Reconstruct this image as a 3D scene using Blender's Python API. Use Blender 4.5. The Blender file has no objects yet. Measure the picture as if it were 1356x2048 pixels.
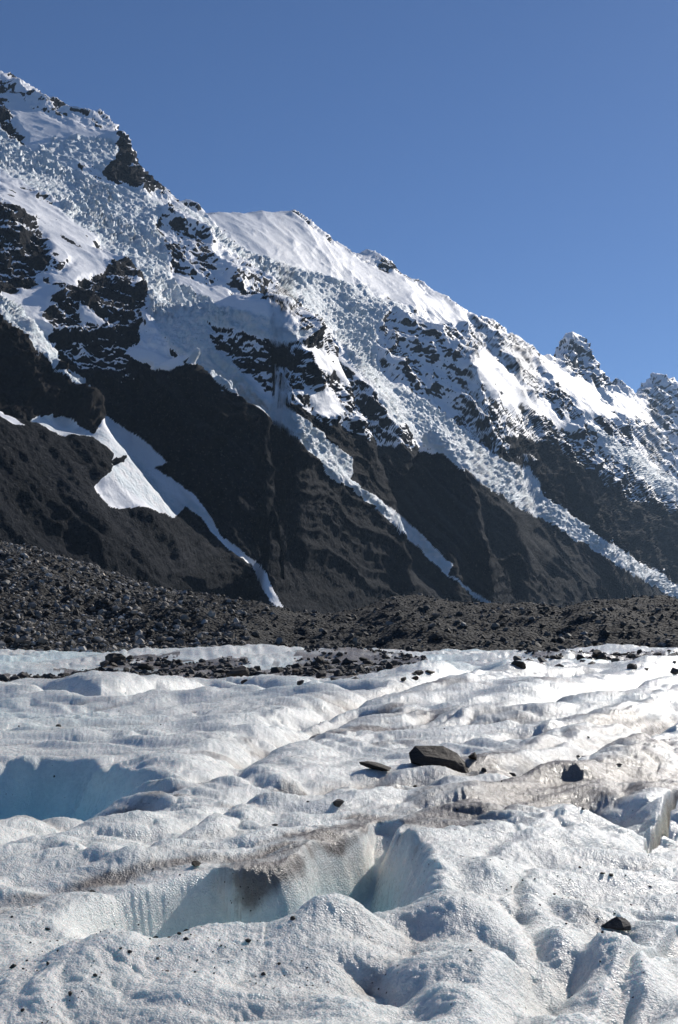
import bpy, math, random
import numpy as np

# ------------------------------------------------------------------ camera, sky, sun, exposure
H = 3.0                      # eye height above the ice
FPX = 2300.0                 # focal length in photo pixels
PITCH = math.radians(5.61)
SUN_AZ = math.radians(35)    # clockwise from +Y (view direction), i.e. to the right
SUN_EL = math.radians(29)

sc = bpy.context.scene
cam_d = bpy.data.cameras.new('camera')
cam = bpy.data.objects.new('camera', cam_d)
sc.collection.objects.link(cam)
sc.camera = cam
cam.location = (0, 0, H)
cam.rotation_euler = (math.pi / 2 + PITCH, 0, 0)
cam_d.sensor_fit = 'VERTICAL'
cam_d.sensor_height = 24.0
cam_d.lens = 24.0 * FPX / 2048.0
cam_d.clip_start = 0.1
cam_d.clip_end = 60000

world = bpy.data.worlds.new('World')
sc.world = world
world.use_nodes = True
wn = world.node_tree
bg = wn.nodes['Background']
sky = wn.nodes.new('ShaderNodeTexSky')
sky.sky_type = 'NISHITA'
sky.sun_disc = False
sky.sun_elevation = SUN_EL
sky.sun_rotation = SUN_AZ
sky.altitude = 2500
sky.air_density = 1.0
sky.dust_density = 0.5
sky.ozone_density = 6.0
grade = wn.nodes.new('ShaderNodeMix'); grade.data_type = 'RGBA'; grade.blend_type = 'MULTIPLY'; grade.inputs[0].default_value = 1
grade.inputs[7].default_value = (.90, .98, 1.08, 1)
wn.links.new(sky.outputs['Color'], grade.inputs[6]); wn.links.new(grade.outputs[2], bg.inputs['Color'])
bg.inputs['Strength'].default_value = 0.078

sun_d = bpy.data.lights.new('sun', 'SUN')
sun_d.energy = 5.0
sun_d.angle = math.radians(0.5)
sun_d.color = (1.0, 0.94, 0.86)
sun = bpy.data.objects.new('sun', sun_d)
sc.collection.objects.link(sun)
sun.rotation_euler = (math.pi / 2 - SUN_EL, 0, math.pi - SUN_AZ)
sc.view_settings.view_transform = 'Standard'
sc.view_settings.look = 'None'
sc.view_settings.exposure = 0.0
sc.view_settings.gamma = 1
sc.view_settings.use_curve_mapping = False
sc.cycles.use_denoising = True
sc.cycles.max_bounces = 6
sc.cycles.volume_bounces = 0

rng = np.random.default_rng(7)
random.seed(7)

# ------------------------------------------------------------------ maths helpers
def pix(px, py):
    """photo pixel -> ray slopes (X/Y, (Z-H)/Y)"""
    u = (np.asarray(px, float) - 678.0) / FPX
    v = (1024.0 - np.asarray(py, float)) / FPX
    fy = math.cos(PITCH) - v * math.sin(PITCH)
    return u / fy, (math.sin(PITCH) + v * math.cos(PITCH)) / fy

def ground(px, py):
    dx, dz = pix(px, py)
    Y = -H / dz
    return dx * Y, Y

def project(x, y, z):
    """world point -> photo pixel"""
    zz = z - H
    d = y * math.cos(PITCH) + zz * math.sin(PITCH)
    v = -y * math.sin(PITCH) + zz * math.cos(PITCH)
    return 678 + FPX * x / d, 1024 - FPX * v / d

def _h(ix, iy, seed):
    n = (ix.astype(np.uint32) * np.uint32(374761393) + iy.astype(np.uint32) * np.uint32(668265263) + np.uint32(seed * 2246822519 & 0xffffffff))
    n = (n ^ (n >> np.uint32(13))) * np.uint32(1274126177)
    n = n ^ (n >> np.uint32(16))
    return n

def noise(x, y, seed=0):
    x = np.asarray(x, np.float64); y = np.asarray(y, np.float64)
    ix = np.floor(x); iy = np.floor(y)
    fx = (x - ix).astype(np.float32); fy = (y - iy).astype(np.float32)
    ix = ix.astype(np.int64).astype(np.int32); iy = iy.astype(np.int64).astype(np.int32)
    u = fx * fx * fx * (fx * (fx * 6 - 15) + 10); v = fy * fy * fy * (fy * (fy * 6 - 15) + 10)
    def g(a, b, dx, dy):
        t = _h(a, b, seed).astype(np.float32) * np.float32(2 * math.pi / 4294967296.0)
        return np.cos(t) * dx + np.sin(t) * dy
    a = g(ix, iy, fx, fy); b = g(ix + 1, iy, fx - 1, fy)
    c = g(ix, iy + 1, fx, fy - 1); d = g(ix + 1, iy + 1, fx - 1, fy - 1)
    return 1.5 * ((a + (b - a) * u) + ((c + (d - c) * u) - (a + (b - a) * u)) * v)

def fbm(x, y, octs, seed=0, gain=0.5):
    s = 0; a = 1.0
    for i in range(octs):
        s = s + a * noise(x * 2 ** i + 17.3 * i, y * 2 ** i - 9.1 * i, seed + i)
        a *= gain
    return s

def ridged(x, y, octs, seed=0, gain=0.5):
    s = 0; a = 1.0; w = 1.0
    for i in range(octs):
        n = 1 - np.abs(noise(x * 2 ** i + 31.7 * i, y * 2 ** i + 11.9 * i, seed + i)) * 1.8
        n = np.clip(n, 0, 1) ** 2 * w
        s = s + a * n
        w = np.clip(n * 1.6, 0.2, 1)
        a *= gain
    return s

def voronoi(x, y, seed=0, jitter=0.9):
    """returns F1, F2, random value of the nearest cell"""
    ix = np.floor(x).astype(np.int32); iy = np.floor(y).astype(np.int32)
    f1 = np.full(x.shape, 9.0, np.float32); f2 = f1.copy(); val = np.zeros(x.shape, np.float32)
    for i in (-1, 0, 1):
        for j in (-1, 0, 1):
            cx = ix + i; cy = iy + j
            r1 = _h(cx, cy, seed).astype(np.float32) / 4294967296.0
            r2 = _h(cx, cy, seed + 101).astype(np.float32) / 4294967296.0
            px = cx + 0.5 + (r1 - 0.5) * jitter; py = cy + 0.5 + (r2 - 0.5) * jitter
            d = np.sqrt((px - x) ** 2 + (py - y) ** 2).astype(np.float32)
            closer = d < f1
            f2 = np.where(closer, f1, np.minimum(f2, d))
            val = np.where(closer, _h(cx, cy, seed + 202).astype(np.float32) / 4294967296.0, val)
            f1 = np.where(closer, d, f1)
    return f1, f2, val

def _h3(ix, iy, iz, seed):
    n = ix.astype(np.uint32) * np.uint32(374761393) + iy.astype(np.uint32) * np.uint32(668265263) + iz.astype(np.uint32) * np.uint32(2147483647 & 1013904223) + np.uint32(seed * 2246822519 & 0xffffffff)
    n = (n ^ (n >> np.uint32(13))) * np.uint32(1274126177)
    n = (n ^ (n >> np.uint32(16))) * np.uint32(2654435769)
    return n ^ (n >> np.uint32(15))

def noise3(x, y, z, seed=0):
    fl = [np.floor(q) for q in (x, y, z)]
    f = [(q - w).astype(np.float32) for q, w in zip((x, y, z), fl)]
    i = [w.astype(np.int32) for w in fl]
    u = [q * q * q * (q * (q * 6 - 15) + 10) for q in f]
    out = 0
    for a in (0, 1):
        for b in (0, 1):
            for c in (0, 1):
                h = _h3(i[0] + a, i[1] + b, i[2] + c, seed)
                g = (((h & np.uint32(1023)).astype(np.float32) / 511.5 - 1) * (f[0] - a) + (((h >> np.uint32(10)) & np.uint32(1023)).astype(np.float32) / 511.5 - 1) * (f[1] - b)
                     + (((h >> np.uint32(20)) & np.uint32(1023)).astype(np.float32) / 511.5 - 1) * (f[2] - c))
                out = out + g * (u[0] if a else 1 - u[0]) * (u[1] if b else 1 - u[1]) * (u[2] if c else 1 - u[2])
    return out * 1.5

def fbm3(x, y, z, octs, seed=0, gain=.5, rid=False):
    s = 0; a = 1.0; w = 1.0
    for k in range(octs):
        m = 2 ** k
        n = noise3(x * m + 5.3 * k, y * m - 7.7 * k, z * m + 3.1 * k, seed + k)
        if rid:
            n = np.clip(1 - np.abs(n) * 1.9, 0, 1) ** 2 * w; w = np.clip(n * 1.8, .25, 1)
        s = s + a * n; a *= gain
    return s

def voronoi3(x, y, z, seed=0):
    i = [np.floor(q).astype(np.int32) for q in (x, y, z)]
    f1 = np.full(x.shape, 9.0, np.float32); f2 = f1.copy(); val = np.zeros(x.shape, np.float32)
    for a in (-1, 0, 1):
        for b in (-1, 0, 1):
            for c in (-1, 0, 1):
                ci = (i[0] + a, i[1] + b, i[2] + c)
                h = _h3(*ci, seed)
                r = [((h >> np.uint32(k)) & np.uint32(1023)).astype(np.float32) / 1023 for k in (0, 10, 20)]
                d = np.sqrt((ci[0] + .1 + .8 * r[0] - x) ** 2 + (ci[1] + .1 + .8 * r[1] - y) ** 2 + (ci[2] + .1 + .8 * r[2] - z) ** 2).astype(np.float32)
                cl = d < f1
                f2 = np.where(cl, f1, np.minimum(f2, d)); val = np.where(cl, (h >> np.uint32(3) & np.uint32(1023)).astype(np.float32) / 1023, val); f1 = np.where(cl, d, f1)
    return f1, f2, val

def sstep(a, b, x):
    t = np.clip((x - a) / (b - a), 0, 1)
    return t * t * (3 - 2 * t)

def poly_in(px, py, poly):
    p = np.asarray(poly, float)
    inside = np.zeros(px.shape, bool)
    m = (px >= p[:, 0].min()) & (px <= p[:, 0].max()) & (py >= p[:, 1].min()) & (py <= p[:, 1].max())
    if not m.any(): return inside
    x = px[m]; y = py[m]; r = np.zeros(x.shape, bool)
    n = len(p)
    for i in range(n):
        x1, y1 = p[i]; x2, y2 = p[(i + 1) % n]
        if y1 == y2: continue
        c = ((y1 > y) != (y2 > y)) & (x < (x2 - x1) * (y - y1) / (y2 - y1) + x1)
        r ^= c
    inside[m] = r
    return inside

def line_dist(x, y, pts, vals=None):
    """distance to a polyline, signed side, interpolated values"""
    best = np.full(x.shape, 1e9); side = np.zeros(x.shape); va = np.zeros(x.shape)
    for i in range(len(pts) - 1):
        x1, y1 = pts[i]; x2, y2 = pts[i + 1]
        dx = x2 - x1; dy = y2 - y1; L2 = dx * dx + dy * dy + 1e-12
        t = np.clip(((x - x1) * dx + (y - y1) * dy) / L2, 0, 1)
        d = np.hypot(x - x1 - t * dx, y - y1 - t * dy)
        m = d < best
        best = np.where(m, d, best)
        side = np.where(m, np.sign((x - x1) * dy - (y - y1) * dx), side)
        if vals is not None:
            va = np.where(m, vals[i] + (vals[i + 1] - vals[i]) * t, va)
    return best, side, va

# ------------------------------------------------------------------ object helpers
def tag(o, label, kind=None, category=None, group=None):
    o['label'] = label
    if kind: o['kind'] = kind
    if category: o['category'] = category
    if group: o['group'] = group
    return o

def mesh_np(name, co, faces, mat, attrs=None, smooth=True):
    """co (n,3), faces (m,k)"""
    me = bpy.data.meshes.new(name)
    n = len(co); m, k = faces.shape
    me.vertices.add(n); me.vertices.foreach_set('co', np.ascontiguousarray(co, np.float32).ravel())
    me.loops.add(m * k); me.loops.foreach_set('vertex_index', np.ascontiguousarray(faces, np.int32).ravel())
    me.polygons.add(m)
    me.polygons.foreach_set('loop_start', np.arange(0, m * k, k, dtype=np.int32))
    me.polygons.foreach_set('use_smooth', np.full(m, smooth, bool))
    me.update(calc_edges=True)
    for an, av in (attrs or {}).items():
        if av.ndim == 2:
            at = me.attributes.new(an, 'FLOAT_COLOR', 'POINT'); at.data.foreach_set('color', np.ascontiguousarray(av, np.float32).ravel())
        else:
            at = me.attributes.new(an, 'FLOAT', 'POINT'); at.data.foreach_set('value', np.ascontiguousarray(av, np.float32).ravel())
    me.materials.append(mat)
    return me

def link(name, me):
    o = bpy.data.objects.new(name, me)
    sc.collection.objects.link(o)
    return o

def grid_faces(nr, nc):
    i = np.arange(nr * nc).reshape(nr, nc)
    return np.stack([i[:-1, :-1], i[:-1, 1:], i[1:, 1:], i[1:, :-1]], -1).reshape(-1, 4)

def submesh(co, faces, sel, attrs):
    f = faces[sel]
    used = np.unique(f)
    remap = np.zeros(len(co), np.int64); remap[used] = np.arange(len(used))
    return co[used], remap[f], {k: v[used] for k, v in attrs.items()}

# ------------------------------------------------------------------ material helpers
class N:
    def __init__(s, name):
        s.m = bpy.data.materials.new(name); s.m.use_nodes = True
        s.t = s.m.node_tree; s.t.nodes.clear()
        s.out = s.t.nodes.new('ShaderNodeOutputMaterial')
        s.b = s.t.nodes.new('ShaderNodeBsdfPrincipled')
        s.t.links.new(s.b.outputs[0], s.out.inputs['Surface'])
    def n(s, typ, **kw):
        nd = s.t.nodes.new(typ)
        for k, v in kw.items():
            if k in nd.inputs: nd.inputs[k].default_value = v
            else: setattr(nd, k, v)
        return nd
    def l(s, a, b): s.t.links.new(a, b)
    def pos(s): return s.n('ShaderNodeNewGeometry').outputs['Position']
    def attr(s, name): return s.n('ShaderNodeAttribute', attribute_name=name).outputs['Fac']
    def mapping(s, v, scale=(1, 1, 1), rot=(0, 0, 0)):
        m = s.n('ShaderNodeMapping'); s.l(v, m.inputs['Vector']); m.inputs['Scale'].default_value = scale; m.inputs['Rotation'].default_value = rot
        return m.outputs[0]
    def noise(s, v, scale, detail=4, rough=0.55):
        nd = s.n('ShaderNodeTexNoise'); nd.inputs['Scale'].default_value = scale; nd.inputs['Detail'].default_value = detail
        nd.inputs['Roughness'].default_value = rough; s.l(v, nd.inputs['Vector']); return nd.outputs['Fac']
    def math(s, op, a, b=None, clamp=False):
        nd = s.n('ShaderNodeMath', operation=op); nd.use_clamp = clamp
        for i, q in enumerate((a, b)):
            if q is None: continue
            if isinstance(q, (int, float)): nd.inputs[i].default_value = q
            else: s.l(q, nd.inputs[i])
        return nd.outputs[0]
    def rng(s, v, a, b, c=0, d=1):
        nd = s.n('ShaderNodeMapRange'); nd.interpolation_type = 'SMOOTHSTEP'
        s.l(v, nd.inputs['Value'])
        for k, q in zip(('From Min', 'From Max', 'To Min', 'To Max'), (a, b, c, d)): nd.inputs[k].default_value = q
        return nd.outputs[0]
    def mix(s, f, a, b):
        nd = s.n('ShaderNodeMix', data_type='RGBA')
        if isinstance(f, (int, float)): nd.inputs[0].default_value = f
        else: s.l(f, nd.inputs[0])
        for i, q in ((6, a), (7, b)):
            if isinstance(q, tuple): nd.inputs[i].default_value = (*q, 1)
            else: s.l(q, nd.inputs[i])
        return nd.outputs[2]
    def bump(s, h, dist, strength=1.0, normal=None):
        nd = s.n('ShaderNodeBump'); nd.inputs['Distance'].default_value = dist; nd.inputs['Strength'].default_value = strength
        s.l(h, nd.inputs['Height'])
        if normal is not None: s.l(normal, nd.inputs['Normal'])
        return nd.outputs[0]

def mat_mountain():
    k = N('alpine_rock_and_snow'); p = k.pos()
    snow = k.attr('snow'); ice = k.attr('ice'); tone = k.attr('tone')
    big = k.noise(p, 0.02, 5, .6); fine = k.noise(p, 0.22, 5, .7)
    rock = k.mix(k.rng(big, .3, .7), (.0035, .0052, .0085), (.009, .0115, .0165))
    streak = k.attr('streak')
    rock = k.mix(k.rng(streak, .05, .7, 0, .95), rock, (.032, .034, .040))
    rock = k.mix(k.rng(k.noise(p, .30, 3, .8), .58, .68, 0, .9), rock, (.075, .075, .078))
    rock = k.mix(k.rng(fine, .55, .8), rock, (.027, .027, .028))
    brown = k.mix(fine, (.020, .0185, .018), (.058, .050, .045))
    rock = k.mix(tone, rock, brown)
    speck = k.n('ShaderNodeTexVoronoi'); speck.inputs['Scale'].default_value = .16; k.l(p, speck.inputs['Vector'])
    sv = k.rng(speck.outputs['Distance'], .25, .12)
    rock = k.mix(k.math('MULTIPLY', sv, .4), rock, (.065, .063, .062))
    s = k.math('ADD', snow, k.math('MULTIPLY', k.math('SUBTRACT', k.noise(p, .10, 7, .72), .5), 1.0))
    s = k.rng(s, .40, .56)
    white = k.mix(k.noise(p, .05, 4), (.86, .88, .91), (.92, .92, .93))
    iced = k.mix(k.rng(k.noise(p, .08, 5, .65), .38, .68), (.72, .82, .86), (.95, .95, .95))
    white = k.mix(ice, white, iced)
    col = k.mix(s, rock, white)
    k.l(col, k.b.inputs['Base Color'])
    k.l(k.rng(s, 0, 1, .85, .6), k.b.inputs['Roughness'])
    k.l(k.rng(s, 0, 1, .04, .3), k.b.inputs['Specular IOR Level'])
    bh = k.noise(p, .18, 8, .68)
    bn = k.bump(bh, 9.0, .9)
    k.l(k.math('ADD', k.rng(s, 0, 1, .95, .22), k.math('MULTIPLY', ice, .45)), bn.node.inputs['Strength']); k.l(bn, k.b.inputs['Normal'])
    return k.m

def mat_ice():
    k = N('weathered_glacier_ice'); p = k.pos()
    dirt = k.attr('dirt'); blue = k.attr('blue')
    n1 = k.noise(p, 1.3, 6, .6); n2 = k.noise(p, 9, 6, .7); n3 = k.noise(p, 60, 4, .7)
    col = k.mix(k.rng(n1, .35, .7), (.66, .68, .65), (.82, .82, .77))
    col = k.mix(k.rng(n2, .45, .75, 0, .55), col, (.91, .90, .84))
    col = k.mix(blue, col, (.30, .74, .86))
    d = k.math('ADD', dirt, k.math('MULTIPLY', k.math('SUBTRACT', n2, .5), .9))
    d = k.math('ADD', d, k.math('MULTIPLY', k.math('SUBTRACT', n1, .5), .5))
    d = k.rng(d, .3, 1.1)
    grime = k.mix(n3, (.14, .12, .105), (.30, .27, .24))
    col = k.mix(d, col, grime)
    # scattered black grit
    v = k.n('ShaderNodeTexVoronoi'); v.inputs['Scale'].default_value = 11; k.l(p, v.inputs['Vector'])
    spot = k.rng(v.outputs['Distance'], .14, .08)
    spot = k.math('MULTIPLY', spot, k.rng(k.math('ADD', n1, k.math('MULTIPLY', dirt, .3)), .55, .62))
    col = k.mix(spot, col, (.05, .045, .04))
    k.l(col, k.b.inputs['Base Color'])
    r = k.mix(k.rng(n2, .4, .6), (.2,) * 3, (.42,) * 3)
    k.l(r, k.b.inputs['Roughness'])
    k.b.inputs['IOR'].default_value = 1.31
    k.b.inputs['Specular IOR Level'].default_value = .45
    k.b.inputs['Subsurface Weight'].default_value = .6
    k.b.inputs['Subsurface Radius'].default_value = (.6, .9, 1.0)
    k.b.inputs['Subsurface Scale'].default_value = .2
    vv = k.n('ShaderNodeTexVoronoi'); vv.inputs['Scale'].default_value = 45; k.l(p, vv.inputs['Vector'])
    b1 = k.bump(k.noise(p, 5, 9, .70), .06, .7)
    b2 = k.bump(vv.outputs['Distance'], .012, .7, b1)
    k.l(b2, k.b.inputs['Normal'])
    return k.m

def mat_moraine():
    k = N('moraine_debris'); p = k.pos()
    a = k.noise(p, .12, 5); b = k.noise(p, 1.6, 7, .7)
    c = k.mix(a, (.032, .030, .025), (.066, .061, .050))
    c = k.mix(k.rng(b, .5, .75), c, (.13, .125, .11))
    v = k.n('ShaderNodeTexVoronoi'); v.inputs['Scale'].default_value = 1.9; k.l(p, v.inputs['Vector'])
    c = k.mix(k.rng(v.outputs['Distance'], .55, .2, 0, .5), c, v.outputs['Color'])
    cc = k.n('ShaderNodeHueSaturation'); cc.inputs['Saturation'].default_value = .08; cc.inputs['Value'].default_value = .28
    k.l(c, cc.inputs['Color'])
    c2 = k.mix(.5, cc.outputs[0], k.mix(a, (.035, .035, .032), (.07, .066, .058)))
    k.l(c2, k.b.inputs['Base Color']); k.b.inputs['Roughness'].default_value = .9
    k.b.inputs['Specular IOR Level'].default_value = .2
    b1 = k.bump(k.math('ADD', b, k.math('MULTIPLY', v.outputs['Distance'], -1)), .5, .9)
    k.l(b1, k.b.inputs['Normal'])
    return k.m

def mat_rock(name, dark, light, bump=.06, scale=6, spec=.35):
    k = N(name)
    tc = k.n('ShaderNodeTexCoord').outputs['Object']
    oi = k.n('ShaderNodeObjectInfo').outputs['Random']
    tc = k.mapping(tc)
    a = k.noise(tc, scale * .35, 5, .6); b = k.noise(tc, scale * 1.5, 8, .7)
    st = k.noise(k.mapping(tc, (1, 1, 6), (.5, .3, 0)), scale * .5, 4)
    c = k.mix(k.rng(a, .3, .7), dark, light)
    c = k.mix(k.rng(b, .5, .75, 0, .6), c, tuple(min(1, q * 1.7) for q in light))
    c = k.mix(k.rng(st, .55, .65, 0, .5), c, dark)
    hs = k.n('ShaderNodeHueSaturation'); k.l(c, hs.inputs['Color'])
    k.l(k.rng(oi, 0, 1, .55, 1.5), hs.inputs['Value'])
    k.l(hs.outputs[0], k.b.inputs['Base Color'])
    k.b.inputs['Roughness'].default_value = .75
    k.b.inputs['Specular IOR Level'].default_value = spec
    k.l(k.bump(k.math('ADD', b, st), bump, .8), k.b.inputs['Normal'])
    return k.m

def mat_rubble():
    k = N('rubble_stone'); p = k.pos()
    c = k.n('ShaderNodeAttribute', attribute_name='tint').outputs['Color']
    b = k.noise(p, 4, 5, .7)
    k.l(k.mix(k.rng(b, .3, .8, 0, .5), c, (.05, .048, .044)), k.b.inputs['Base Color'])
    k.b.inputs['Roughness'].default_value = .8; k.b.inputs['Specular IOR Level'].default_value = .3
    return k.m

# ------------------------------------------------------------------ the mountain wall
def resample(pts, step=22.0):
    out = []
    for a, b in zip(pts[:-1], pts[1:]):
        n = max(1, int(math.hypot(b[0] - a[0], b[1] - a[1]) / step))
        for i in range(n):
            t = i / n; out.append(tuple(a[j] + (b[j] - a[j]) * t for j in range(len(a))))
    out.append(pts[-1]); return out

def toe(px):       # distance of the mountain foot per bearing
    return np.interp(px, [-400, 0, 300, 570, 980, 1200, 1356, 1750], [560, 700, 900, 1150, 1800, 2500, 3300, 4600])
SL = 0.70
def sheet(px, py, p):
    dx, dz = pix(px, py)
    Y = SL * toe(px) / np.maximum(SL - dz, .12) * (1 - np.asarray(p))
    return dx, Y, dz

LINES = [
 # skyline
 [(-420,-60,0),(-150,70,0),(0,155,0),(60,185,0),(100,216,0),(150,238,0),(235,268,.02),(262,298,.03),(290,340,.03),(325,384,.02),(370,395,-.02),(405,418,-.05),(460,424,-.06),(520,424,-.06),(580,420,-.06),(620,455,-.06),(660,482,-.06),(700,496,-.06),(760,512,-.06),(790,545,-.06),(822,552,-.06),(860,580,-.06),(900,603,-.05),(945,636,-.04)],
 # spur C knob and hanging ice
 [(-300,470,.04),(-120,530,.05),(0,605,.05),(60,650,.06),(115,705,.06)],
 [(-300,560,.10),(0,670,.09),(60,700,.09),(110,735,.09),(160,770,.09),(205,832,.08)],
 [(-300,760,.03),(0,815,.04),(80,838,.03),(190,862,.0)],
 # lower left rib
 [(-300,780,.06),(0,832,.07),(80,850,.075),(150,868,.08),(190,888,.09),(222,920,.09),(215,960,.08)],
 [(40,905,.06),(110,915,.07),(140,965,.07),(200,1040,.07),(270,1100,.05),(350,1180,.03)],
 [(225,1035,.05),(300,1058,.05),(370,1080,.045),(430,1100,.02)],
 [(400,1110,.03),(470,1160,.02),(530,1205,.0)],
 # gully one with the snow cone
 [(120,745,.0),(160,790,-.01),(212,830,-.05),(260,880,-.08),(300,925,-.09),(345,965,-.08),(400,1020,-.06),(450,1085,-.05),(510,1140,-.04),(570,1212,-.02)],
 [(250,930,-.06),(230,970,-.05),(280,1010,-.04),(350,1030,-.03)],
 # spur D crest
 [(150,740,.03),(220,738,.05),(300,722,.13),(370,720,.17),(400,745,.19),(430,770,.21),(480,790,.22),(560,850,.21),(610,900,.19),(680,960,.16),(760,1015,.13),(850,1098,.09),(940,1180,.04),(975,1215,.02)],
 # spur D secondary rib
 [(545,850,.18),(525,930,.19),(545,1000,.185),(610,1060,.165),(655,1120,.13),(680,1170,.08),(700,1215,.04)],
 [(330,800,.02),(390,900,.0),(450,990,-.01),(530,1090,.0),(590,1180,.0)],
 # gully two
 [(395,640,-.02),(435,700,-.02),(500,765,-.02),(560,812,-.02),(620,860,-.02),(665,915,-.015),(705,962,-.01),(790,1020,-.01),(870,1090,-.01),(905,1140,-.01),(990,1212,0)],
 # face E, between gully two and crest E
 [(560,700,.03),(640,780,.03),(720,870,.01),(760,940,-.01),(850,1040,-.01),(930,1120,-.01)],
 [(800,880,.06),(880,930,.11),(950,975,.15),(985,1050,.145),(1010,1120,.08),(1060,1200,.02)],
 [(960,1090,.015),(990,1190,.0)],
 [(1050,1060,.05),(1080,1140,.01),(1110,1205,0)],
 [(1090,1060,.08),(1140,1120,.07),(1180,1200,.02)],
 # crest E
 [(470,530,.0),(520,560,.01),(560,600,.03),(610,640,.05),(650,690,.06),(700,745,.07),(750,790,.08),(800,852,.12),(870,892,.14),(940,950,.15),(1040,1012,.15),(1150,1088,.12),(1250,1135,.07),(1356,1195,.03)],
 # icefall one
 [(-150,240,-.01),(0,300,-.01),(100,350,-.01),(200,420,-.01),(270,500,-.015),(320,590,-.02),(370,650,-.02)],
 [(0,430,.03),(60,450,.04),(110,500,.04),(200,520,.03),(280,560,.03),(285,620,.03),(260,690,.03)],
 [(330,400,.01),(380,440,.03),(430,510,.03),(440,560,.02)],
 # icefall two / three
 [(420,450,-.05),(500,520,-.05),(560,570,-.05),(640,610,-.06),(700,660,-.07),(740,720,-.07),(780,780,-.05),(840,830,-.03),(900,870,-.03),(980,930,-.03),(1050,960,-.03),(1120,1020,-.03),(1200,1075,-.03),(1290,1140,-.02),(1375,1195,-.01)],
 # spur F
 [(790,598,-.02),(830,630,.0),(870,690,.02),(940,758,.03),(1000,802,.04),(1050,845,.05),(1085,880,.05),(1140,920,.05),(1220,990,.05),(1300,1060,.04),(1390,1140,.02)],
 [(760,660,-.045),(830,760,-.03),(930,850,-.03),(1020,900,-.02),(1120,980,-.02)],
 # snow slope F-G
 [(930,700,-.02),(1000,770,-.02),(1060,820,-.015),(1110,865,-.01)],
 # spur G crest
 [(945,640,-.035),(1000,672,-.02),(1045,722,-.01),(1100,770,0),(1160,822,.02),(1215,872,.03),(1290,950,.03),(1356,988,.03),(1480,1060,.02)],
 # basin behind G
 [(1000,664,-.10),(1080,742,-.11),(1180,830,-.12),(1260,900,-.12),(1356,965,-.12),(1480,1030,-.1)],
 # far snow ridge
 [(950,655,-.12),(985,649,-.14),(1060,688,-.15),(1110,730,-.15),(1180,790,-.14),(1240,845,-.12),(1300,885,-.10)],
 [(1220,850,-.16),(1300,880,-.17),(1380,900,-.18)],
 [(1105,712,-.27),(1122,706,-.3),(1135,698,-.3),(1148,690,-.3),(1160,694,-.3),(1176,716,-.3),(1190,745,-.3),(1200,770,-.3),(1250,770,-.3),(1285,778,-.31),(1300,766,-.31),(1318,762,-.31),(1340,786,-.31),(1370,800,-.31),(1500,850,-.31)],
 [(1230,820,-.22),(1300,840,-.23),(1400,880,-.23)],
]

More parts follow.
